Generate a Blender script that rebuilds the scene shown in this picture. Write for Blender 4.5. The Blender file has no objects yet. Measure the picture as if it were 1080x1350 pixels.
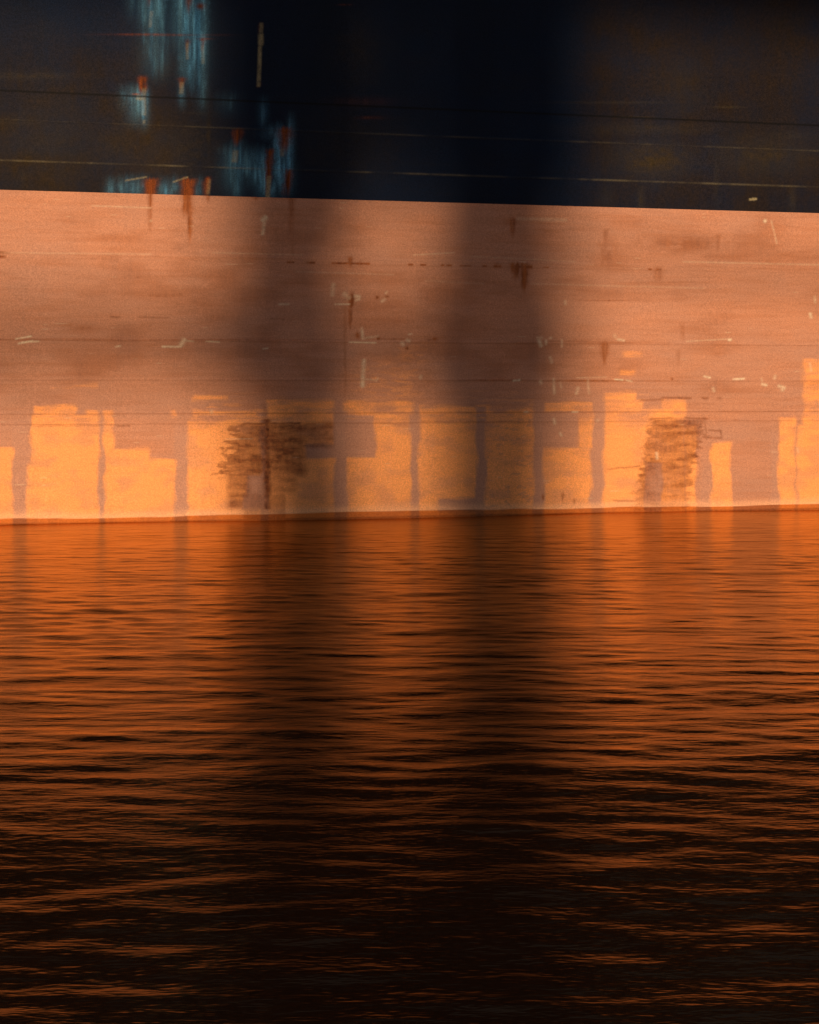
import bpy, bmesh, math, random
import numpy as np
from mathutils import Vector, Matrix

random.seed(4)
R = math.radians
S = bpy.context.scene
COL = S.collection

# ------------------------------------------------------------------ camera
FPX, CX, HY, CAM_H, DIST = 2400.0, 540.0, 512.0, 2.4, 33.9   # lens in photo pixels, horizon row, eye height, hull distance
cam = bpy.data.cameras.new('camera')
cam.sensor_fit = 'HORIZONTAL'; cam.sensor_width = 36.0
cam.lens = FPX / 1080 * 36
cam.shift_y = -(675 - HY) / 1080
cam.clip_start = 0.1; cam.clip_end = 9000
co = bpy.data.objects.new('camera', cam); COL.objects.link(co)
co.location = (0, 0, CAM_H); co.rotation_euler = (R(90), 0, 0)
S.camera = co

# ------------------------------------------------------------------ light
SUN_EL, SUN_AZ = R(7.0), math.atan2(-0.90, -0.43)          # direction towards the sun, behind the camera to its left
SUN = Vector((math.cos(SUN_EL) * math.cos(SUN_AZ), math.cos(SUN_EL) * math.sin(SUN_AZ), math.sin(SUN_EL)))
w = bpy.data.worlds.new('World'); S.world = w; w.use_nodes = True
nt = w.node_tree; nt.nodes.clear()
sky = nt.nodes.new('ShaderNodeTexSky'); sky.sky_type = 'NISHITA'; sky.sun_disc = False
sky.sun_elevation = SUN_EL; sky.sun_rotation = math.pi / 2 - SUN_AZ
sky.air_density = 1.0; sky.dust_density = 1.0; sky.ozone_density = 2.2
bg = nt.nodes.new('ShaderNodeBackground'); bg.inputs[1].default_value = 0.055
wo = nt.nodes.new('ShaderNodeOutputWorld')
nt.links.new(sky.outputs[0], bg.inputs[0]); nt.links.new(bg.outputs[0], wo.inputs[0])
sl = bpy.data.lights.new('sun', 'SUN'); sl.energy = 4.6; sl.angle = R(0.53); sl.color = (1.0, 0.72, 0.40)
so = bpy.data.objects.new('sun', sl); COL.objects.link(so)
so.location = SUN * 200; so.rotation_euler = SUN.to_track_quat('Z', 'Y').to_euler()
S.view_settings.view_transform = 'Standard'; S.view_settings.look = 'None'
S.view_settings.exposure = 0.35; S.view_settings.gamma = 1.0

# ------------------------------------------------------------------ helpers
def tag(o, label=None, cat=None, group=None, kind=None):
    if label: o['label'] = label
    if cat: o['category'] = cat
    if group: o['group'] = group
    if kind: o['kind'] = kind
    return o

def empty(name, loc=(0, 0, 0), rz=0):
    o = bpy.data.objects.new(name, None); COL.objects.link(o)
    o.location = loc; o.rotation_euler = (0, 0, rz); return o

class NB:
    """little node builder"""
    def __init__(s, name):
        s.m = bpy.data.materials.new(name); s.m.use_nodes = True
        s.t = s.m.node_tree; s.b = s.t.nodes['Principled BSDF']
    def n(s, typ, **kw):
        x = s.t.nodes.new(typ)
        for k, v in kw.items(): setattr(x, k, v)
        return x
    def l(s, a, b): s.t.links.new(a, b)
    def val(s, sock, v):
        if hasattr(v, 'is_output'): s.l(v, sock)
        elif isinstance(v, (tuple, list)) and len(v) == 3 and sock.type == 'RGBA': sock.default_value = (*v, 1)
        else: sock.default_value = v
    def math(s, op, a, b=0.0, c=None, clamp=False):
        x = s.n('ShaderNodeMath', operation=op, use_clamp=clamp)
        s.val(x.inputs[0], a); s.val(x.inputs[1], b)
        if c is not None: s.val(x.inputs[2], c)
        return x.outputs[0]
    def mix(s, f, a, b, mode='MIX'):
        x = s.n('ShaderNodeMix', data_type='RGBA', blend_type=mode)
        s.val(x.inputs[0], f); s.val(x.inputs[6], a); s.val(x.inputs[7], b)
        return x.outputs[2]
    def noise(s, vec, scale, detail=3.0, rough=0.55):
        x = s.n('ShaderNodeTexNoise'); s.l(vec, x.inputs['Vector'])
        x.inputs['Scale'].default_value = scale; x.inputs['Detail'].default_value = detail
        x.inputs['Roughness'].default_value = rough; return x.outputs[0]
    def scaled(s, vec, sc):
        x = s.n('ShaderNodeMapping'); s.l(vec, x.inputs[0]); x.inputs['Scale'].default_value = sc
        return x.outputs[0]
    def ramp(s, f, a, b, lo=0.0, hi=1.0):
        x = s.n('ShaderNodeMapRange'); x.clamp = True
        s.val(x.inputs[0], f); x.inputs[1].default_value = a; x.inputs[2].default_value = b
        x.inputs[3].default_value = lo; x.inputs[4].default_value = hi; return x.outputs[0]
    def bump(s, h, strength, dist, normal=None):
        x = s.n('ShaderNodeBump'); s.l(h, x.inputs['Height'])
        x.inputs['Strength'].default_value = strength; x.inputs['Distance'].default_value = dist
        if normal: s.l(normal, x.inputs['Normal'])
        return x.outputs[0]

def simple_mat(name, col, rough=0.6, metal=0.0, var=0.25, scale=3.0):
    k = NB(name); tc = k.n('ShaderNodeTexCoord').outputs['Object']
    n = k.noise(tc, scale, 4); n2 = k.noise(tc, scale * 14, 2)
    f = k.ramp(n, .3, .7, 1 - var, 1 + var * .4); f2 = k.ramp(n2, .3, .7, 1 - var * .4, 1 + var * .2)
    g = k.math('MULTIPLY', f, f2)
    c = k.mix(1.0, col, k.mix(g, (0, 0, 0), (1, 1, 1)), 'MULTIPLY')
    k.l(c, k.b.inputs['Base Color']); k.b.inputs['Roughness'].default_value = rough; k.b.inputs['Metallic'].default_value = metal
    k.l(k.bump(n2, .3, .01), k.b.inputs['Normal'])
    return k.m

def grid_mesh(name, P, mat, attrs=None, parent=None):
    """P: (ny, nx, 3) numpy points -> quad sheet"""
    ny, nx = P.shape[:2]
    me = bpy.data.meshes.new(name)
    me.vertices.add(nx * ny); me.vertices.foreach_set('co', P.reshape(-1).astype(np.float32))
    i = np.arange(ny * nx).reshape(ny, nx)
    q = np.stack([i[:-1, :-1], i[:-1, 1:], i[1:, 1:], i[1:, :-1]], -1).reshape(-1, 4)
    me.loops.add(q.size); me.polygons.add(len(q))
    me.loops.foreach_set('vertex_index', q.reshape(-1).astype(np.int32))
    me.polygons.foreach_set('loop_start', np.arange(0, q.size, 4, dtype=np.int32))
    me.polygons.foreach_set('use_smooth', np.ones(len(q), dtype=bool))
    me.update(calc_edges=True)
    for k, A in (attrs or {}).items():
        a = me.attributes.new(k, 'FLOAT_COLOR', 'POINT')
        a.data.foreach_set('color', np.stack(A, -1).reshape(-1).astype(np.float32))
    me.materials.append(mat)
    o = bpy.data.objects.new(name, me); COL.objects.link(o); o.parent = parent
    return o

class MB:
    def __init__(s): s.bm = bmesh.new()
    def box(s, c, size, rot=None, bevel=0.0):
        M = Matrix.Translation(Vector(c)) @ (rot.to_matrix().to_4x4() if rot else Matrix()) @ Matrix.Diagonal((*size, 1))
        r = bmesh.ops.create_cube(s.bm, size=1, matrix=M)
        if bevel:
            es = list({e for v in r['verts'] for e in v.link_edges})
            bmesh.ops.bevel(s.bm, geom=es, offset=bevel, segments=2, affect='EDGES')
        return s
    def bar(s, a, b, r, seg=10):
        a, b = Vector(a), Vector(b); d = b - a
        M = Matrix.Translation((a + b) / 2) @ d.to_track_quat('Z', 'Y').to_matrix().to_4x4()
        bmesh.ops.create_cone(s.bm, cap_ends=True, segments=seg, radius1=r, radius2=r, depth=d.length, matrix=M); return s
    def beam(s, a, b, wd, ht):
        a, b = Vector(a), Vector(b); d = b - a
        M = Matrix.Translation((a + b) / 2) @ d.to_track_quat('Z', 'Y').to_matrix().to_4x4() @ Matrix.Diagonal((wd, ht, d.length, 1))
        bmesh.ops.create_cube(s.bm, size=1, matrix=M); return s
    def build(s, name, mat, parent=None):
        me = bpy.data.meshes.new(name); s.bm.to_mesh(me); s.bm.free(); me.materials.append(mat)
        o = bpy.data.objects.new(name, me); COL.objects.link(o); o.parent = parent; return o

# ---- numpy value noise
_rs = np.random.RandomState(11); _T = _rs.rand(256, 256)
def vn(x, y, seed=0):
    x = np.asarray(x) + seed * 17.3; y = np.asarray(y) + seed * 9.7
    xi = np.floor(x).astype(int); yi = np.floor(y).astype(int); fx = x - xi; fy = y - yi
    fx = fx * fx * (3 - 2 * fx); fy = fy * fy * (3 - 2 * fy)
    a = _T[yi & 255, xi & 255]; b = _T[yi & 255, (xi + 1) & 255]; c = _T[(yi + 1) & 255, xi & 255]; d = _T[(yi + 1) & 255, (xi + 1) & 255]
    return (a * (1 - fx) + b * fx) * (1 - fy) + (c * (1 - fx) + d * fx) * fy
def fbm(x, y, seed=0, o=4):
    r = 0; a = .5; t = 0
    for i in range(o):
        r = r + a * vn(x * 2 ** i, y * 2 ** i, seed + i * 3); t += a; a *= .5
    return r / t
def sst(x, a, b):
    t = np.clip((x - a) / (b - a), 0, 1); return t * t * (3 - 2 * t)

# ------------------------------------------------------------------ hull frame
ALPHA = math.atan(FPX / 8610.0)                     # the ship's side runs away to the right by this angle
CA, SA, TA = math.cos(ALPHA), math.sin(ALPHA), math.tan(ALPHA)
def hull_uz(X, Y):                                  # image pixel -> metres along the side, metres above water
    k = (X - CX) / FPX
    y = DIST / (1 - k * TA); x = k * y
    return x / CA, CAM_H - (Y - HY) / FPX * y
def image_xy(U, Z):                                   # inverse: the image pixel coordinates the paint marks are placed in
    x = U * CA; y = DIST + U * SA
    return CX + FPX * x / y, HY - (Z - CAM_H) * FPX / y
ZB = hull_uz(540, 265.5)[1]                         # paint boundary height
DECK = 17.5

# ------------------------------------------------------------------ paint marks (material zones of the plating)
def frame_noise(SX, SY):
    return SX + 10.0 * (fbm(SX / 9, SY / 20, 3, 6) - .5), SY + 9.0 * (fbm(SX / 34, SY / 5, 5, 5) - .5) + 9.0 * (fbm(SX / 60, SY / 2.2, 6, 3) - .5) * (1 - sst(SY, 560, 600))
def rect(SX, SY, x0, x1, y0, y1, e=3.2):
    return sst(SX, x0 - e, x0 + e) * (1 - sst(SX, x1 - e, x1 + e)) * sst(SY, y0 - e, y0 + e) * (1 - sst(SY, y1 - e, y1 + e))

ORANGE = [(-60, 17, 588, 700), (41, 130, 546, 700), (37, 60, 610, 700), (44, 100, 536, 547), (112, 128, 541, 547), (136, 150, 541, 600), (139, 196, 592, 700),
          (150, 231, 606, 700), (226, 233, 541, 551), (248, 343, 553, 700), (256, 300, 521, 529), (256, 340, 540, 548), (66, 128, 509, 512),
          (353, 441, 529, 700), (457, 541, 528, 700), (452, 545, 531, 546), (553, 628, 536, 700), (641, 704, 532, 700), (716, 780, 531, 544),
          (717, 779, 590, 700), (763, 781, 545, 592), (797, 850, 526, 700), (797, 875, 536, 610), (795, 840, 517, 527), (820, 846, 463, 468),
          (818, 838, 488, 494), (873, 903, 528, 700), (938, 965, 583, 700), (903, 918, 560, 700), (1027, 1050, 548, 700), (1059, 1140, 474, 700), (1052, 1064, 560, 700)]
NOT_ORANGE = [(443, 495, 549, 603), (578, 633, 657, 676), (716, 762, 545, 589), (402, 446, 585, 603), (325, 352, 626, 672), (320, 352, 652, 672)]

def smear(SX, SY, x, y, wx, wy): return np.exp(-((SX - x) / wx) ** 2 - ((SY - y) / wy) ** 2)
def streak(SX, SY, x, y0, y1, wd, drift=0.0, seed=0, head=2.0):
    """run-down streak: full at y0, dying at y1"""
    t = (SY - y0 - 3.5 * (vn(SX / 1.8, SX * 0, seed + 9) - .3)) / (y1 - y0)
    w2 = 1.25 * wd * (1.05 - .55 * np.clip(t, 0, 1)) * (.75 + .5 * vn(SX * 0 + seed, SY / 5, seed))
    g = np.exp(-np.abs((SX - x - drift * t + 1.6 * (vn(SX / 3, SY / 9, seed + 5) - .5)) / w2) ** 2.4)
    return g * sst(t, -head / (y1 - y0), 2.2 * head / (y1 - y0)) * (1 - sst(t, .5, 1.08)) * (.7 + .6 * vn(SX / 1.6, SY / 16, seed + 2))

def lower_masks(SX, SY, U, Z):
    NX, NY = frame_noise(SX, SY)
    o = np.zeros_like(SX)
    for r in ORANGE: o = np.maximum(o, rect(NX, NY, *r))
    o = np.maximum(o, .75 * smear(SX, SY, 515, 505, 38, 26) * sst(fbm(SX / 14, SY / 4, 9), .42, .6))
    o = np.maximum(o, .45 * smear(SX, SY, 545, 470, 30, 20) * sst(fbm(SX / 14, SY / 4, 10), .45, .6))
    o = np.maximum(o, .8 * sst(SY, 500, 560) * sst(fbm(SX / 30, SY / 2.6, 12), .60, .70) * (rect(NX, NY, 255, 440, 515, 560) + rect(NX, NY, 553, 704, 500, 560) + rect(NX, NY, 797, 870, 455, 540)))
    for r in NOT_ORANGE: o = o * (1 - rect(NX, NY, *r))
    # bays beyond the image width go on in the same rhythm
    ph = (SX + 40) / 103.0; bay = np.floor(ph); fr = ph - bay
    top = 540 + 60 * vn(bay, bay * 0, 21)
    far = (sst(fr, .05, .08) * (1 - sst(fr, .80, .83))) * sst(NY, top - 2, top + 2)
    out = (SX < -60) | (SX > 1140)
    o = np.where(out, far, o)
    o *= 1 - .42 * sst(fbm(SX / 26, SY / 14, 15, 5), .42, .75) - .45 * (1 - sst(SY, 535, 590)) * sst(fbm(SX / 22, SY / 4, 17, 4), .3, .7)
    o *= 1 - .55 * sst(fbm(SX / 7, SY / 3, 31), .58, .72) * ((SX > 640) & (SX < 705))
    # rust
    ru = np.zeros_like(SX)
    def seam_y(y0): return HY - (HY - y0) * (9150 - SX) / 9150
    s1 = seam_y(333)
    for (a, b, k) in [(-5, 8, 1.2), (378, 388, 1), (404, 416, 1), (437, 452, 1), (452, 488, 1.1), (538, 545, 1), (554, 562, .9), (581, 586, .8), (588, 596, .8), (606, 622, .5),
                      (636, 642, .8), (651, 661, 1.3), (674, 702, 1.8), (716, 724, .6), (855, 860, 1), (866, 872, 1)]:
        ru = np.maximum(ru, rect(SX, SY, a, b, -999, 999, 1.2) * np.exp(-((SY - s1 - 5.2) / (1.35 * k)) ** 2) * (.6 + .6 * vn(SX / 2.5, SX * 0, 4)))
    for (x, y0, y1, wd, k) in [(462, 336, 356, 3, .7), (475, 342, 352, 2, .5), (681, 345, 372, 5.5, .9), (691, 345, 390, 5.0, .95), (676, 345, 365, 3, .7), (655, 345, 352, 4, .6), (463, 386, 412, 3.6, 1), (462, 405, 436, 3, .8),
                               (198, 251, 282, 3, .75), (197, 270, 305, 2.5, .35), (247, 250, 290, 7, .95), (250, 262, 335, 3.2, .75), (198, 262, 312, 3, .5), (384, 258, 340, 4, .4), (274, 253, 268, 2.5, .6), (338, 255, 266, 3, .5), (384, 257, 300, 4, .55), (386, 290, 345, 2.5, .3),
                               (799, 300, 330, 4, .35), (868, 350, 378, 5, .4), (797, 448, 490, 4.5, .65), (900, 425, 450, 4, .35), (472, 436, 448, 4, .7), (676, 286, 318, 4, .7), (670, 286, 298, 9, .3), (895, 460, 485, 3, .25),
                               (947, 306, 335, 3, .4), (157, 342, 360, 2.4, .35), (716, 650, 660, 2, .8), (742, 648, 664, 2, .5), (757, 655, 664, 1.5, .5), (455, 400, 540, 2, .3)]:
        ru = np.maximum(ru, k * streak(SX, SY, x, y0, y1, wd, 0, int(x)))
    for (x, y, a, b, k) in [(464, 390, 3, 5, .9), (497, 392, 3.2, 2.6, .8), (510, 391, 2.8, 2.2, .9), (499, 446, 3, 2.6, .9), (485, 446, 3, 2, .6), (537, 459, 3, 2.4, .9), (574, 447, 4, 3, .95), (567, 448, 4, 2, .5),
                            (552, 461, 20, 2, .35), (520, 447, 30, 1.2, .6), (800, 452, 60, 1, .5), (886, 500, 2, 2, .8), (865, 502, 30, 1.6, .35), (780, 502, 60, 1.3, .7), (650, 501, 40, 1.3, .6), (350, 346, 60, .8, .2),
                            (3, 333, 8, 2, 1), (110, 433, 22, 6, .4), (285, 419, 18, 5, .35), (90, 428, 14, 3, .4), (215, 390, 45, 1, .55), (440, 660, 60, 2, .0), (880, 372, 60, 1.1, .35), (800, 396, 40, 1, .6),
                            (250, 448, 230, 1.1, .55), (60, 447, 90, 1, .5), (750, 450, 60, 1.2, .4), (500, 402, 40, 12, .28), (520, 420, 60, 22, .22)]:
        ru = np.maximum(ru, k * smear(SX, SY, x, y, a, b) * (.6 + .7 * vn(SX / 3, SY / 2, 7)))
    ru = np.maximum(ru, .28 * sst(fbm(SX / 60, SY / 24, 14, 5), .46, .82) * sst(SY, 265, 300) * (1 - sst(SY, 500, 560)))
    ru = np.maximum(ru, .5 * smear(SX, SY, 900, 322, 55, 13) * sst(fbm(SX / 18, SY / 6, 18), .35, .6))
    ru = np.maximum(ru, .4 * smear(SX, SY, 800, 335, 20, 22) * sst(fbm(SX / 9, SY / 9, 19), .3, .6))
    # pale scrapes
    pa = np.zeros_like(SX)
    def line(x0, y0, x1, y1, wd, k):
        nonlocal pa
        dx, dy = x1 - x0, y1 - y0; L = math.hypot(dx, dy)
        t = ((SX - x0) * dx + (SY - y0) * dy) / L / L; d = ((SX - x0) * dy - (SY - y0) * dx) / L
        pa = np.maximum(pa, k * np.exp(-(d / wd) ** 2) * sst(t, -1.5 / L, 1.5 / L) * (1 - sst(t, 1 - 1.5 / L, 1 + 1.5 / L)) * (.55 + .7 * vn(SX / 3, SY / 3, 6)))
    for a in [(20, 447, 42, 443, 1.0, 1), (24, 453, 44, 449, 1.1, 1), (28, 451, 52, 450, .9, .9), (152, 457, 160, 456, 1.2, .7), (213, 457, 240, 457, 1.2, 1), (238, 456, 244, 446, 3.2, .8), (244, 449, 256, 450, 1, .6),
              (271, 450, 290, 451, 1, .7), (346, 460, 354, 459, 1, .7), (367, 401, 382, 401, 1.2, .8), (440, 373, 438, 391, 2.6, .45), (441, 401, 462, 401, .9, .8), (452, 386, 462, 394, 3.4, .45),
              (466, 390, 476, 391, 2.4, .5), (468, 396, 475, 394, 1.6, .6), (502, 398, 509, 394, 2, .5), (508, 387, 511, 384, 1.6, .5), (460, 451, 496, 452, .9, .9), (477, 431, 479, 448, 1.8, .6), (480, 446, 500, 443, 1.6, .4),
              (538, 441, 544, 440, 1, .8), (535, 448, 541, 450, 2.4, .5), (529, 450, 533, 456, 2.6, .45), (480, 473, 478, 511, 2.6, .65), (482, 500, 498, 501, 1.1, .4), (554, 500, 556, 494, 2, .5), (495, 503, 499, 498, 1.5, .5),
              (710, 446, 714, 458, 2.6, .6), (707, 445, 716, 445, 1.4, .5), (720, 447, 720, 455, 1.8, .5), (724, 446, 728, 445, 1.3, .6), (741, 447, 741, 458, 1.6, .4), (725, 470, 728, 479, 2, .5), (745, 396, 746, 402, 1.8, .5),
              (676, 502, 686, 501, 1.2, 1), (712, 501, 714, 507, 2.2, .5), (730, 498, 731, 520, 1.8, .45), (738, 503, 741, 512, 1.6, .35), (763, 510, 760, 520, 2, .5), (775, 500, 777, 520, 1.5, .3), (690, 543, 697, 543, 1, .8),
              (754, 543, 762, 543, 1, .8), (730, 551, 732, 560, 1.8, .5), (738, 570, 741, 575, 1.5, .6), (787, 553, 789, 556, 2, .4), (813, 447, 824, 449, 1.6, .55), (810, 440, 812, 446, 2, .35), (960, 448, 965, 448, 1.6, .9),
              (810, 500, 822, 501, .9, .9), (825, 501, 834, 503, 1, .6), (928, 496, 937, 498, 1.2, 1), (966, 500, 982, 499, 1.2, 1), (1004, 506, 1012, 508, 1.6, 1), (1021, 500, 1023, 494, 1.8, .5), (1026, 508, 1036, 512, 2.0, .6),
              (1031, 508, 1032, 516, 2.4, .5), (940, 510, 942, 517, 2, .4), (1068, 412, 1070, 420, 2, .7), (1074, 390, 1075, 400, 1.6, .4), (1004, 498, 1005, 503, 1.2, .5), (1017, 290, 1025, 322, 1.2, .35), (1007, 290, 1011, 292, 2.2, .8),
              (866, 596, 867, 606, 2, .6), (1051, 590, 1053, 597, 1.4, .5), (1068, 478, 1070, 490, 1.6, .5), (120, 271, 200, 274, .9, .35), (345, 292, 352, 285, 3.2, .75), (346, 310, 349, 292, 2.2, .6), (198, 290, 200, 292, 2, .5),
              (900, 345, 1080, 349, .9, .32), (620, 338, 760, 345, .9, .2), (700, 374, 930, 380, 1.0, .16), (560, 370, 640, 374, 1.6, .15), (390, 358, 520, 362, 1, .18), (280, 333, 400, 336, 1, .2), (0, 333, 200, 335, 1.2, .2),
              (545, 336, 600, 333, .8, .4), (680, 288, 748, 290, 2.2, .28), (278, 540, 280, 545, 2, .4), (905, 450, 960, 447, .8, .4), (800, 497, 760, 498, .8, .3)]:
        line(*a)
    # thin broken scratches all over, more on the upper part of the band
    sc = sst(vn(SX / 30, SY / .9, 40), .93, .99) * sst(vn(SX / 120, SY / 18, 41), .5, .8) * .35
    pa = np.maximum(pa, sc)
    # brown growth / scoured patches and dark scratches
    gr = np.zeros_like(SX)
    lean = SX + (SY - 600) * .22
    rag = fbm(SX / 12, SY / 4, 52)
    g1 = sst(lean, 292 + 46 * (rag - .5), 302 + 54 * (rag - .5)) * (1 - sst(SX, 395, 412)) * sst(SY, 556, 562) * (1 - sst(SY, 622, 634))
    g1 = np.maximum(g1, .8 * rect(SX, SY, 300, 330, 610, 672, 5)); g1 = np.maximum(g1, .8 * rect(SX, SY, 395, 440, 556, 590, 5)); g1 = np.maximum(g1, .6 * rect(SX, SY, 355, 392, 612, 650, 6))
    g1 = g1 * (.62 + .35 * sst(fbm(SX / 15, SY / 5.0, 55), .32, .66) + .3 * (fbm(SX / 3.2, SY / 14, 58) - .5))
    g2 = sst(lean, 844 + 22 * (rag - .5), 855 + 24 * (rag - .5)) * (1 - sst(lean, 915 + 22 * (rag - .5), 923 + 22 * (rag - .5))) * sst(SY, 549, 556) * (.5 + .5 * (1 - sst(SY, 640, 668)))
    g2 = g2 * (.60 + .36 * sst(fbm(SX / 18, SY / 5.0, 57), .30, .64) + .35 * (fbm(SX / 3, SY / 16, 59) - .5))
    g2 *= 1 - .5 * smear(SX, SY, 868, 632, 9, 30) - .35 * smear(SX, SY, 890, 628, 18, 7)
    gr = np.clip(np.maximum(g1 * 1.0, g2 * .9) * (.82 + .22 * sst(fbm(SX / 30, SY / 3.2, 65, 3), .4, .7)), 0, 1)
    for (x0, y0, x1, y1, wd, k) in [(318, 559, 397, 558, 1.6, 1), (402, 559, 425, 559, 1.0, .7), (278, 626, 300, 622, 1.0, .7), (290, 622, 396, 613, 2.6, .75), (395, 588, 438, 587, 1.6, .8), (352, 552, 353, 672, 6.5, 1.15), (348, 530, 352, 560, 3, .4),
                                    (845, 527, 875, 527, 1.2, .7), (872, 524, 912, 525, 1.4, .8), (925, 524, 935, 525, 1.6, .7), (945, 525, 952, 525, 1.8, .6), (856, 553, 888, 551, 1.6, .7), (903, 551, 934, 552, 1.4, .8), (865, 553, 867, 640, 4.0, .45),
                                    (906, 552, 908, 572, 3.4, .7), (915, 552, 917, 570, 1.4, .8), (930, 557, 932, 580, 1, .6), (934, 567, 952, 568, 1.2, .8), (926, 576, 952, 578, 1.3, .8), (950, 568, 952, 578, 1, .7), (916, 570, 936, 575, 1, .6), (801, 619, 845, 614, 1.2, .6),
                                    (845, 612, 870, 606, 3, .5), (895, 605, 922, 603, 2.4, .5), (808, 660, 850, 660, 1.2, .5), (968, 553, 974, 554, 1.2, .5), (44, 562, 170, 560, .8, .35), (155, 562, 172, 561, 1.2, .7), (555, 556, 700, 556, 1.6, .35),
                                    (145, 417, 158, 418, 1.3, .6), (182, 418, 222, 419, 1.2, .6), (356, 420, 376, 421, 1.4, .5), (178, 366, 186, 365, 1, .5), (195, 388, 240, 388, .8, .4), (880, 571, 925, 572, 1, .5), (455, 558, 545, 559, 1, .3)]:
        dx, dy = x1 - x0, y1 - y0; L = math.hypot(dx, dy)
        t = ((SX - x0) * dx + (SY - y0) * dy) / L / L; d = ((SX - x0) * dy - (SY - y0) * dx) / L + 1.2 * (vn(SX / 7, SY / 7, 61) - .5)
        gr = np.maximum(gr, k * np.exp(-(d / wd) ** 2) * sst(t, -2 / L, 2 / L) * (1 - sst(t, 1 - 2 / L, 1 + 2 / L)) * (.55 + .35 * vn(SX / 4, SY / 4, 62) + .35 * vn(SX / 12, SY / 14, 63)))
    gr = np.maximum(gr, .55 * rect(NX, NY, 320, 378, 650, 690) * (.7 + .3 * rag))
    # mauve old paint on the frame lines
    mv = np.zeros_like(SX)
    for (a, b, y0) in [(17, 38, 540), (130, 138, 535), (231, 248, 550), (343, 353, 525), (441, 457, 525), (541, 554, 530), (627, 641, 520), (704, 717, 525), (780, 797, 520), (863, 872, 555), (925, 940, 590), (1018, 1027, 555)]:
        mv = np.maximum(mv, rect(NX, NY, a - 1, b + 1, y0, 700, 3) * sst(SY, y0 - 10, y0 + 30))
    for r in NOT_ORANGE: mv = np.maximum(mv, .8 * rect(NX, NY, *r))
    mv = np.maximum(mv, .5 * sst(fbm(SX / 90, SY / 40, 71), .5, .66))
    # wet strip and salt line at the water
    zt = .095 + .045 * (fbm(U * .45, U * 0, 81, 3) - .5) * 2
    wet = 1 - sst(Z, zt - .008, zt + .008)
    salt = (1 - sst(Z, zt, zt + .16 + .05 * vn(U * 2, U * 0, 83))) * (1 - wet) * (.65 + .35 * vn(U * 3, Z * 40, 84))
    pa = pa * (1 - wet)
    gr = np.maximum(gr, .55 * (1 - sst(Z, .01, .035 + .02 * vn(U * 1.3, U * 0, 85))))
    # weld ridges
    seam = np.zeros_like(SX)
    for y0 in (333, 447, 500, 545, 559): seam = np.maximum(seam, np.exp(-((SY - seam_y(y0) - 5.2 * 0) / 1.1) ** 2))
    for y0, k in ((333, .22), (447, .30), (500, .28), (545, .5), (559, .3)):
        gr = np.maximum(gr, k * np.exp(-((SY - seam_y(y0) - (5.2 if y0 == 333 else 0) - 1.0) / .75) ** 2) * (.3 + vn(SX / 12, SX * 0, y0)))
    return o, ru, pa, gr, mv, wet, salt, seam

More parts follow.
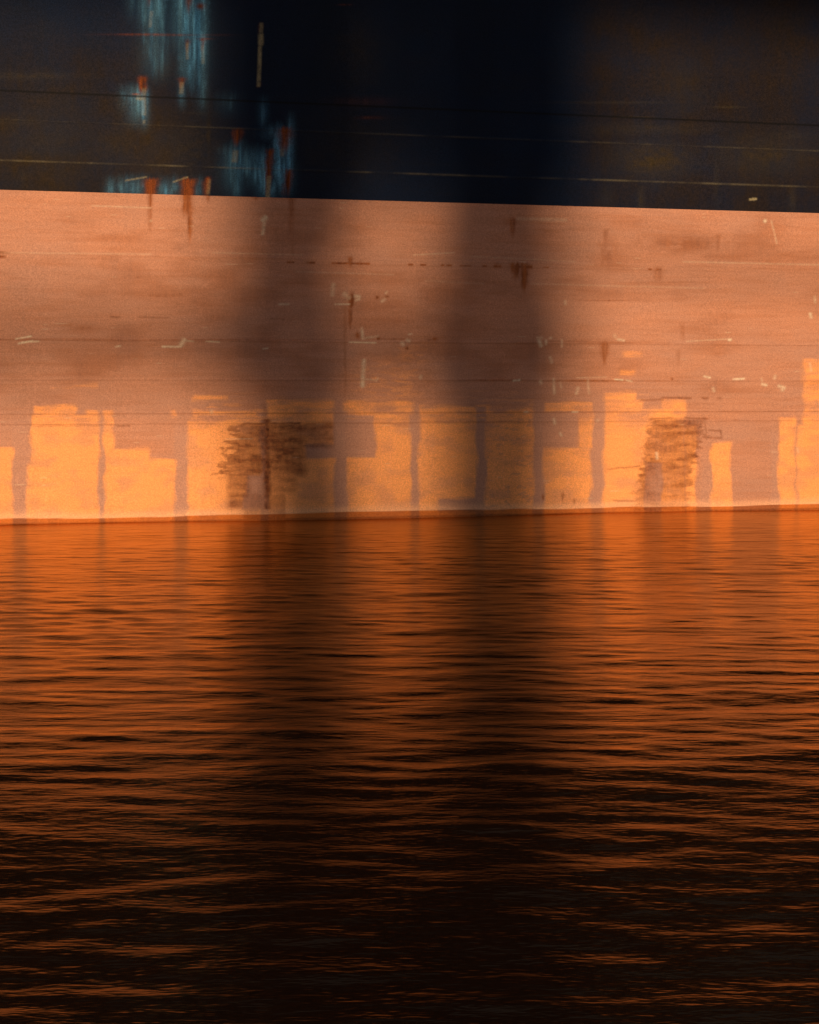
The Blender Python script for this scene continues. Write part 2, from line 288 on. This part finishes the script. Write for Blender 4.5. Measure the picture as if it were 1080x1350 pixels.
def upper_masks(SX, SY, U, Z):
    def seam_y(y0): return HY - (HY - y0) * (9150 - SX) / 9150
    # bleached blue weep marks
    bl = np.zeros_like(SX)
    for (x, y0, y1, wd, k) in [(192, -60, 50, 9, .45), (202, -40, 75, 8, .5), (212, -60, 60, 7, .5), (206, 30, 110, 14, .25), (248, -60, 90, 17, .65), (256, -10, 130, 13, .55), (243, -30, 60, 16, .4), (266, -40, 135, 7, .6), (247, 45, 120, 9, .45), (266, 55, 150, 6, .4), (176, -50, 30, 8, .2),
                               (180, 112, 165, 9, .45), (190, 112, 170, 5, .55), (172, 112, 150, 10, .25), (240, 104, 140, 4, .35), (347, 128, 170, 5, .35), (308, 190, 258, 11, .45), (314, 185, 262, 7, .45), (312, 225, 262, 5, .5),
                               (368, 165, 262, 6, .75), (380, 168, 262, 5, .8), (374, 205, 262, 9, .7), (344, 195, 250, 14, .7), (335, 192, 240, 18, .5), (348, 215, 262, 8, .8), (358, 235, 264, 6, .6), (146, 235, 262, 6, .3), (166, 233, 262, 10, .3), (176, 232, 262, 14, .35), (220, 240, 262, 9, .5), (228, 234, 256, 12, .3),
                               (262, 235, 262, 5, .3), (300, 120, 150, 12, .12), (384, 150, 262, 4, .4), (360, 165, 180, 12, .4)]:
        bl = np.maximum(bl, k * streak(SX, SY, x, y0, y1, wd, 0, int(x) % 90, 9) * (.10 + 1.7 * fbm(SX / 3.2, SY / 34, 33, 4) ** 1.3))
        bl = np.maximum(bl, k * .5 * np.exp(-((SX - x) / (wd * 1.3)) ** 2) * sst(SY, y0 - 6, y0 + 16) * (1 - sst(SY, y0 + (y1 - y0) * .5, y1 + 12)))
    # rust
    ru = np.zeros_like(SX)
    for (x, y0, y1, wd, k) in [(250, -20, 20, 4, .8), (198, -20, 12, 4, .4), (248, 50, 70, 3, .5), (268, 48, 72, 3, .5), (188, 100, 124, 4.5, .9), (240, 102, 118, 3, .6), (314, 168, 194, 4.5, .8), (356, 195, 250, 4.5, .85), (354, 205, 262, 3.5, .8), (376, 166, 206, 7.5, .85), (381, 222, 262, 4.5, .85), (376, 240, 262, 3.5, .4),
                               (199, 234, 268, 7.5, 1.0), (248, 234, 270, 8.5, 1.0), (243, 236, 262, 4, .7), (275, 232, 262, 3, .8), (272, 236, 262, 4, .5), (344, 30, 45, 3, .3), (342, 108, 116, 2.5, .4)]:
        ru = np.maximum(ru, k * streak(SX, SY, x, y0, y1, wd, -2, int(x) % 60))
    for (x, y, a, b, k) in [(264, 8, 5, 4, .9), (188, 103, 5, 3, .8), (190, 115, 4, 6, .9), (180, 124, 6, 1.2, .7), (240, 104, 5, 2, .6), (267, 52, 4, 3, .8), (225, 46, 55, 1.2, .4), (268, 51, 10, 1.2, .6), (190, 45, 40, 1, .5), (478, 134, 36, 6, .12), (455, 6, 8, 1, .4), (487, 155, 14, 2, .3)]:
        ru = np.maximum(ru, k * smear(SX, SY, x, y, a, b))
    # pale drips and chalk marks
    pa = np.zeros_like(SX)
    def line(x0, y0, x1, y1, wd, k):
        nonlocal pa
        dx, dy = x1 - x0, y1 - y0; L = math.hypot(dx, dy)
        t = ((SX - x0) * dx + (SY - y0) * dy) / L / L; d = ((SX - x0) * dy - (SY - y0) * dx) / L
        pa = np.maximum(pa, k * np.exp(-(d / wd) ** 4) * sst(t, -1.5 / L, 1.5 / L) * (1 - sst(t, 1 - 1.5 / L, 1 + 1.5 / L)) * (.55 + .6 * vn(SX / 2, SY / 4, 6)))
    for a in [(345, 30, 344, 44, 2.6, .7), (344, 44, 344, 60, 3.6, .9), (343, 60, 341, 114, 2.6, .85), (355, 232, 353, 262, 3.2, .7), (276, 236, 274, 256, 2.6, .4), (988, 263, 998, 262, 1.6, 1), (992, 261, 995, 264, 1.5, .8), (165, 238, 194, 233, 1.2, .5), (180, 128, 192, 130, 3.4, .55),
              (228, 240, 248, 233, 1.3, .55), (190, 116, 190, 152, 3, .35), (240, 108, 239, 124, 3, .4), (311, 198, 309, 214, 4, .4), (372, 196, 372, 206, 3, .4), (247, 56, 247, 78, 2.2, .3), (267, 60, 268, 84, 2.2, .3), (200, 14, 198, 36, 2.5, .25), (190, 158, 190, 163, 2, .5)]:
        line(*a)
    # brown dust film on bays and weld ridges, plus sunlit brown painted in
    dust_sun = (.34 * sst(SX, 735, 800) + .10 + .42 * (1 - sst(SX, 200, 330)) * sst(SY, -20, 160)) * (.45 + 1.1 * fbm(SX / 40, SY / 26, 91, 6))
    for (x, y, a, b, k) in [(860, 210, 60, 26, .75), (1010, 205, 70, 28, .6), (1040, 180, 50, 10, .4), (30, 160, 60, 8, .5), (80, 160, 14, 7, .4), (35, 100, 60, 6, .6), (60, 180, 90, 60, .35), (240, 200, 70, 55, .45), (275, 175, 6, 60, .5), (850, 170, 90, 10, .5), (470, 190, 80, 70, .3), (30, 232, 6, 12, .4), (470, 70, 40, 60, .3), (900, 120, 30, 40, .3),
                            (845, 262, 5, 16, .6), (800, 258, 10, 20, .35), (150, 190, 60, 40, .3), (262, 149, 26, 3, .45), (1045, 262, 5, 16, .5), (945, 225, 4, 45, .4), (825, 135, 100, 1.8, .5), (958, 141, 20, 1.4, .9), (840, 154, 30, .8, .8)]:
        q_ = k * smear(SX, SY, x, y, a, b) * (.5 + .8 * fbm(SX / 9, SY / 6, 93, 6)); dust_sun = np.maximum(dust_sun, q_); pa = np.maximum(pa, .07 * q_)  # dust smears, with sunlit patches painted in among them
    dust_sun = dust_sun * (.75 + .5 * fbm(SX / 7, SY / 22, 94, 4))
    seam = np.zeros_like(SX); 
    for y0, k in ((157, .45), (211, 1.0)):
        s = np.exp(-((SY - seam_y(y0)) / 1.15) ** 2); seam = np.maximum(seam, s)
        pa = np.maximum(pa, .26 * k * s * (.15 + 1.1 * sst(fbm(SX / 35, SX * 0 + y0, 95, 5), .3, .7)) * (1 - .65 * rect(SX, SY, 330, 470, -100, 300, 20) - .5 * rect(SX, SY, 620, 760, -100, 300, 20)))
    dust_sun = np.maximum(dust_sun, .45 * np.exp(-((SX - 990) / 1.4) ** 2) * (1 - sst(SY, 160, 210)))
    # dark groove
    gv = np.exp(-((SY - seam_y(119)) / 1.2) ** 2) * .9
    return bl, ru, pa, dust_sun, gv, seam

def axis(lo, a, b, hi, fine, grow=1.13, mx=2.0):
    mid = list(np.arange(a, b + fine * .5, fine)); mid[-1] = b
    def run(x, end, sgn):
        o = []; st = fine
        while (end - x) * sgn > 0:
            st = min(st * grow, mx); x += sgn * st; o.append(x)
        o[-1] = end; return o
    L = run(a, lo, -1)[::-1] if lo < a else []
    H = run(b, hi, 1) if hi > b else []
    return np.array(L + mid + H)

# ---- materials of the plating
def coords(k): return k.n('ShaderNodeTexCoord').outputs['Object']
def attr(k, name):
    a = k.n('ShaderNodeAttribute', attribute_name=name)
    s = k.n('ShaderNodeSeparateColor'); k.l(a.outputs['Color'], s.inputs[0])
    return s.outputs[0], s.outputs[1], s.outputs[2], a.outputs['Alpha']

def lower_mat():
    k = NB('faded_red_antifouling'); tc = coords(k)
    o, ru, pa, gr = attr(k, 'mask_a'); mv, wet, salt, _ = attr(k, 'mask_b')
    grain = k.noise(tc, 42, 2, .7); fine = k.noise(tc, 16, 3, .6)
    broad = k.noise(k.scaled(tc, (.35, 1, .9)), 1.3, 4, .6)
    drag = k.noise(k.scaled(tc, (.22, 1, 3.6)), 3.0, 5, .65)
    vert = k.noise(k.scaled(tc, (3.0, 1, .18)), 2.4, 4, .6)
    base = k.mix(k.ramp(broad, .35, .65), (.495, .222, .150), (.42, .205, .155))
    base = k.mix(k.ramp(drag, .45, .75, 0, .55), base, (.36, .135, .072))
    base = k.mix(k.ramp(vert, .55, .8, 0, .3), base, (.36, .185, .15))
    base = k.mix(k.math('MULTIPLY', mv, .5), base, (.42, .222, .182))
    org = k.mix(k.ramp(drag, .4, .75, 0, .5), (.80, .325, .125), (.74, .285, .105))
    org = k.mix(k.ramp(vert, .5, .8, 0, .25), org, (.82, .345, .19))
    c = k.mix(o, base, org)
    c = k.mix(k.math('MULTIPLY', salt, .72, clamp=True), c, (.80, .42, .265))
    gcol = k.mix(k.ramp(fine, .35, .65), (.11, .028, .011), (.23, .062, .019))
    c = k.mix(k.math('MULTIPLY', gr, .9, clamp=True), c, gcol)
    rcol = k.mix(k.ramp(vert, .35, .65), (.17, .042, .012), (.33, .095, .025))
    c = k.mix(k.math('MULTIPLY', ru, 1.15, clamp=True), c, rcol)
    c = k.mix(k.math('MULTIPLY', pa, 1.0, clamp=True), c, (.64, .52, .42))
    # pinholes, chalking and speckle of old paint
    sp = k.math('MULTIPLY', k.ramp(grain, .25, .75, .74, 1.26), k.ramp(fine, .3, .7, .93, 1.06))
    x = k.n('ShaderNodeCombineColor'); [k.l(sp, x.inputs[i]) for i in range(3)]
    c = k.mix(1.0, c, x.outputs[0], 'MULTIPLY')
    wetc = k.mix(1.0, c, (.66, .44, .26), 'MULTIPLY')
    c = k.mix(wet, c, wetc)
    k.l(c, k.b.inputs['Base Color'])
    k.l(k.ramp(wet, 0, 1, .62, .22), k.b.inputs['Roughness']); k.b.inputs['Specular IOR Level'].default_value = .3
    b = k.bump(grain, .25, .004); b = k.bump(drag, .3, .012, b)
    k.l(b, k.b.inputs['Normal'])
    return k.m

def upper_mat():
    k = NB('worn_navy_black_topside_paint'); tc = coords(k)
    bl, ru, pa, dust_sun = attr(k, 'mask_a'); gv, _, _, _ = attr(k, 'mask_b')
    grain = k.noise(tc, 42, 2, .7); fine = k.noise(tc, 16, 3, .6)
    broad = k.noise(k.scaled(tc, (.5, 1, .25)), .9, 4, .6)
    drag = k.noise(k.scaled(tc, (.25, 1, 3.0)), 3.0, 5, .65)
    vert = k.noise(k.scaled(tc, (3.2, 1, .15)), 2.0, 4, .6)
    base = k.mix(k.ramp(broad, .35, .65), (.0026, .0100, .036), (.0028, .0080, .025))
    base = k.mix(k.ramp(drag, .5, .85, 0, .2), base, (.016, .014, .012))
    base = k.mix(k.ramp(vert, .5, .85, 0, .25), base, (.0045, .013, .034))
    c = k.mix(k.math('MULTIPLY', dust_sun, 1.25, clamp=True), base, k.mix(k.ramp(fine, .3, .7), (.013, .0078, .0040), (.025, .0145, .0072)))  # dust and painted-in sunlit brown over the navy
    c = k.mix(k.math('MULTIPLY', bl, .95, clamp=True), c, k.mix(k.ramp(vert, .3, .7), (.05, .21, .46), (.14, .37, .62)))
    rcol = k.mix(k.ramp(vert, .35, .65), (.055, .014, .005), (.19, .046, .013))
    c = k.mix(k.math('MULTIPLY', ru, 1.1, clamp=True), c, rcol)
    c = k.mix(k.math('MULTIPLY', pa, .85, clamp=True), c, (.27, .23, .15))
    c = k.mix(gv, c, (.004, .004, .005))
    sp = k.ramp(grain, .2, .8, .45, 1.6)
    x = k.n('ShaderNodeCombineColor'); [k.l(sp, x.inputs[i]) for i in range(3)]
    c = k.mix(1.0, c, x.outputs[0], 'MULTIPLY')
    k.l(c, k.b.inputs['Base Color']); k.b.inputs['Roughness'].default_value = .55; k.b.inputs['Specular IOR Level'].default_value = .10
    b = k.bump(grain, .2, .004); b = k.bump(drag, .25, .01, b)
    k.l(b, k.b.inputs['Normal'])
    return k.m

# ------------------------------------------------------------------ the ship
ship = empty('cargo_ship', (0, DIST, 0), ALPHA)
tag(ship, 'long cargo ship side with black topsides above faded salmon red paint, standing in rippled water', 'ship')
SHIP_A, SHIP_B, BEAM = -62.0, 110.0, 30.0
def side_y(U, Z):                                    # outline in plan: parallel body, both ends drawn in
    e = np.clip((U - 78) / 32, 0, 1) ** 2.2 * BEAM / 2 + np.clip((-44 - U) / 18, 0, 1) ** 2.2 * 8.5
    return e
def relief(U, Z, seam):                              # shallow dishing of the plates between frames and weld ridges
    fr = np.sin(U * 2 * math.pi / 1.45) * .5 + .5
    dish = .0055 * fr + .010 * (fbm(U * .6, Z * .8, 101, 3) - .5)
    return dish - .008 * seam

ua = axis(SHIP_A, -8.3, 9.6, SHIP_B, .0165)
def side_sheet(name, za, mask_fn, mat):
    U, Z = np.meshgrid(ua, za); SX, SY = image_xy(np.clip(U, -60, 100), Z)
    m = mask_fn(SX, SY, U, Z)
    seam = m[-1]
    P = np.stack([U, side_y(U, Z) + relief(U, Z, seam), Z], -1)
    if mask_fn is lower_masks: at = {'mask_a': m[0:4], 'mask_b': [m[4], m[5], m[6], seam * 0]}
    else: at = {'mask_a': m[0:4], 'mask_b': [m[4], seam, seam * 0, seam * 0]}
    return grid_mesh(name, P, mat, at, ship)
LM, UM = lower_mat(), upper_mat()
zl = axis(-4.0, -.25, ZB, ZB, .0165)
zu = axis(ZB, ZB, 9.9, DECK, .0165)
side_sheet('lower_hull_band', zl, lower_masks, LM)
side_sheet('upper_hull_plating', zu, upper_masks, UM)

grey = simple_mat('deck_grey_paint', (.20, .12, .09)); white = simple_mat('deckhouse_white_paint', (.72, .70, .64), .5)
black = simple_mat('dark_fittings', (.03, .03, .03)); glassm = simple_mat('dark_window_glass', (.02, .025, .03), .08, var=.05)
def plan(u): return float(side_y(np.array(u), 0))
us = list(np.linspace(SHIP_A, SHIP_B, 60))
near = [(u, plan(u)) for u in us]; far = [(u, BEAM - plan(u)) for u in us][::-1]
bm = bmesh.new()                                      # far side and ends close the hull into a solid body
for z0, z1 in ((-4.0, DECK),):
    a = [bm.verts.new((x, y, z0)) for x, y in far]; b = [bm.verts.new((x, y, z1)) for x, y in far]
    for i in range(len(a) - 1): bm.faces.new((a[i], a[i + 1], b[i + 1], b[i]))
    for (p, q) in ((near[0], far[-1]), (far[0], near[-1])):
        if abs(p[1] - q[1]) > .1:
            v = [bm.verts.new((p[0], p[1], z0)), bm.verts.new((q[0], q[1], z0)), bm.verts.new((q[0], q[1], z1)), bm.verts.new((p[0], p[1], z1))]; bm.faces.new(v)
me = bpy.data.meshes.new('far_side_plating'); bm.to_mesh(me); bm.free(); me.materials.append(UM)
o = bpy.data.objects.new('far_side_plating', me); COL.objects.link(o); o.parent = ship
bm = bmesh.new(); bm.faces.new([bm.verts.new((x, y, DECK - .02)) for x, y in near + far])
me = bpy.data.meshes.new('main_deck'); bm.to_mesh(me); bm.free(); me.materials.append(grey)
o = bpy.data.objects.new('main_deck', me); COL.objects.link(o); o.parent = ship
mb = MB()
for i in range(len(near) - 1):
    (x0, y0), (x1, y1) = near[i], near[i + 1]
    for h in (.35, .7, 1.05): mb.bar((x0, y0 + .15, DECK + h), (x1, y1 + .15, DECK + h), .022, 6)
    mb.bar((x0, y0 + .15, DECK), (x0, y0 + .15, DECK + 1.05), .03, 6)
mb.build('deck_railing', white, ship)
for i in range(6):
    x = -20 + i * 17
    MB().box((x, BEAM / 2, DECK + .9), (13, 18, 1.8), bevel=.08).build('hatch_cover', grey, ship)
dh = MB()
for i in range(5): dh.box((-46 + .2 * i, BEAM / 2, DECK + 1.4 + 2.8 * i), (15 - .6 * i, 22 - .8 * i, 2.797), bevel=.05)
dho = dh.build('deckhouse', white, ship)
for i in range(5):
    for j in range(8): MB().box((-38.4 - .1 * i, BEAM / 2 - 8 + j * 2.28, DECK + 1.7 + 2.8 * i), (.12, .9, .8)).build('window', glassm, dho)
MB().box((-49, BEAM / 2, DECK + 17), (5, 5, 6.5), bevel=.3).build('funnel', black, dho)

# ------------------------------------------------------------------ water
def water_mat():
    k = NB('dark_harbour_water'); tc = coords(k)
    n1 = k.noise(k.scaled(tc, (.52, 1.35, 1)), 3.0, 4, .6)
    n2 = k.noise(k.scaled(tc, (.5, 1.5, 1)), 10.0, 3, .6)
    b = k.bump(n1, .6, .034); b = k.bump(n2, .28, .008, b)
    # murky brown body under a tinted mirror surface
    gl = k.n('ShaderNodeBsdfGlossy'); gl.inputs['Color'].default_value = (1.0, .66, .33, 1); gl.inputs['Roughness'].default_value = .19
    df = k.n('ShaderNodeBsdfDiffuse'); df.inputs['Color'].default_value = (.010, .003, .001, 1)
    fr = k.n('ShaderNodeFresnel'); fr.inputs['IOR'].default_value = 1.42
    mx = k.n('ShaderNodeMixShader')
    k.l(b, gl.inputs['Normal']); k.l(b, df.inputs['Normal']); k.l(b, fr.inputs['Normal'])
    k.l(fr.outputs[0], mx.inputs[0]); k.l(df.outputs[0], mx.inputs[1]); k.l(gl.outputs[0], mx.inputs[2])
    k.l(mx.outputs[0], k.t.nodes['Material Output'].inputs['Surface']); k.t.nodes.remove(k.b)
    return k.m
xa = axis(-3000, -9, 10, 3000, .06, 1.16, 400); ya = axis(-3000, 5.0, 38, 3000, .028, 1.16, 400)
X, Y = np.meshgrid(xa, ya)
H = np.zeros_like(X)
rs = np.random.RandomState(5)
for i in range(46):
    lam = .22 * (3.4 / .22) ** (i / 45.0)
    th = math.pi / 2 + ALPHA * .35 + rs.normal(0, .46)
    kx, ky = math.cos(th) * 2 * math.pi / lam, math.sin(th) * 2 * math.pi / lam
    amp = .0020 * lam ** .45 * (1.0 if lam < 1.3 else .5)
    ph = rs.rand() * 7
    wob = 1.3 * (vn(X / 3.1, Y / 1.7, 120 + i) - .5) * 2
    H += amp * np.sin(kx * X + ky * Y + ph + wob) * (.35 + 1.3 * vn(X / 1.5, Y / .9, 160 + i))
H *= .54 * (.5 + 1.0 * fbm(X / 5, Y / 3.2, 133, 3))
dh_ = (Y - DIST - X * TA) * CA                       # distance from the ship's side; the lee water by it is calmer
H *= .5 + .65 * sst(-dh_, .0, 8.0)
yy = Y - .06 * X + 1.1 * (fbm(X / 4.5, Y / 4, 140, 3) - .5)
H += .19 * (sst(yy, 5.4, 11.2) - .9 * sst(yy, 11.2, 25.0)) * sst(Y, 0, 5) * (1 - sst(Y, 30, 60)) - .02
H += .016 * np.sin(X * .55 + 1.3 + .3 * Y) * np.exp(-np.abs(dh_) / 6)
H *= (1 - sst(np.maximum(np.abs(X) - 12, np.abs(Y - 20) - 20), 0, 20))
wat = grid_mesh('water', np.stack([X, Y, H], -1), water_mat())
tag(wat, kind='structure')

# ------------------------------------------------------------------ unseen shore behind the camera: quay and a crane added to shade the ship's side
T = 175.0
def back(X, Y, t=T):
    """where something t metres sunward must stand to shade the image pixel X, Y of the ship's side"""
    u, z = hull_uz(X, Y); return Vector((u * CA, DIST + u * SA, z)) + SUN * t
quay_c = back(540, 500)
qz = 2.2
cran = simple_mat('crane_red_oxide_paint', (.30, .09, .05)); craneg = simple_mat('crane_grey_paint', (.25, .26, .27))
conc = simple_mat('quay_concrete', (.30, .28, .25), .85)
q = MB().box((quay_c.x - 20, quay_c.y - 45, (qz - 5) / 2), (400, 100, qz + 5)).build('quay', conc); tag(q, kind='structure')
hd = Vector((CA, SA, 0))
def leg_solid(mb, X0, Y0, X1, Y1, wpx, t=T, zbot=None, ztop=None):
    a, b = back(X0, Y0, t), back(X1, Y1, t)
    d = (b - a) / (b.z - a.z)
    lo = a + d * ((zbot if zbot is not None else qz) - a.z); hi = a + d * ((ztop or 30) - a.z)
    n = (hi - lo).normalized(); M = Matrix.Translation((lo + hi) / 2)
    rot = n.to_track_quat('Z', 'Y').to_matrix().to_4x4()
    rz = Matrix.Rotation(ALPHA, 4, 'Z')
    bmesh.ops.create_cube(mb.bm, size=1, matrix=M @ rot @ rz @ Matrix.Diagonal((wpx / 70.0, 1.0, (hi - lo).length, 1)))
def girder(mb, X0, X1, Yc, hgt, t=T, dens=.5, thick=.1):
    """open girder: two chords with lacing; its lacing thins the light without stopping it"""
    a, b = back(X0, Yc, t), back(X1, Yc, t); b.z = a.z
    up = Vector((0, 0, hgt / 2)); L = (b - a).length
    mb.beam(a + up, b + up, thick * 2, thick * 2); mb.beam(a - up, b - up, thick * 2, thick * 2)
    n = max(2, int(L / hgt * 1.6)); 
    for i in range(n):
        p, r_ = a.lerp(b, i / n), a.lerp(b, (i + 1) / n)
        s = 1 if i % 2 else -1
        mb.beam(p + up * s, r_ - up * s, thick * dens * 2, thick * dens * 2)
        mb.beam(p + up, p - up, thick * dens * 2, thick * dens * 2)

c1 = empty('shadow_crane', (quay_c.x, quay_c.y, qz))
tag(c1, 'unseen red portal crane added on the quay, its legs shaped to shade the ship', 'crane')
def world_child(o, root):
    o.parent = root; o.matrix_parent_inverse = Matrix.Translation(-root.location)
def caster_leg(segs):
    m = MB()
    for x0, y0, x1, y1, wpx in segs: leg_solid(m, x0, y0, x1, y1, wpx, zbot=back(x1, y1).z, ztop=back(x0, y0).z)
    world_child(m.build('caster_leg', cran), c1)
YB = HY + 2400 / DIST * (2.4 + SUN.z * T - qz)        # the quay surface in the same image coordinates
caster_leg([(400, -900, 396, 230, 190), (396, 230, 384, 300, 140), (384, 300, 380, 400, 122), (380, 400, 382, 450, 136), (382, 450, 384, 520, 160), (384, 520, 402, 580, 112), (402, 580, 412, 660, 106), (412, 660, 420, YB, 110)])  # leg widths shaped for the shadow column thrown on the hull
caster_leg([(662, -900, 660, 230, 190), (660, 230, 655, 300, 146), (655, 300, 656, 400, 152), (656, 400, 656, 520, 186), (656, 520, 652, 580, 146), (652, 580, 651, 660, 136), (651, 660, 650, YB, 136)])
caster_leg([(-520, -900, -500, YB, 90)])
m = MB()
for k_, (yy, th_) in enumerate(((378, .14), (404, .11), (428, .11), (452, .11), (476, .11), (502, .16))):
    a, b = back(-500, yy), back(640, yy); b.z = a.z; m.beam(a, b, th_, th_)
a, b = back(-500, 378), back(640, 378); b.z = a.z; a2 = back(-500, 502); hgt = a.z - a2.z; n = 30
for i in range(n + 1):
    p = a.lerp(b, i / n); m.beam(p, p - Vector((0, 0, hgt)), .07, .07)
world_child(m.build('caster_girder', cran), c1)  # unseen rails, spaced to dim a band across the hull
m = MB(); a, b = back(655, 330), back(1500, 400); m.beam(a, b, .24, .24)  # unseen thin beam, added to dim the hull on the right
world_child(m.build('caster_brace', cran), c1)
m = MB()
m.box((quay_c.x - 0, quay_c.y, 33), (22, 6, 3.5), Matrix.Rotation(ALPHA, 3, 'Z').to_quaternion(), bevel=.1); world_child(m.build('machinery_house', craneg), c1)
m = MB()
p = Vector((quay_c.x, quay_c.y, 34)); m.beam(p + Vector((0, 0, 2)), p + Vector((-34, -6, 18)), 1.0, 1.2); world_child(m.build('jib', cran), c1)
m = MB(); leg_solid(m, -500, 260, -500, 620, 90); world_child(m.build('caster_leg', cran), c1)
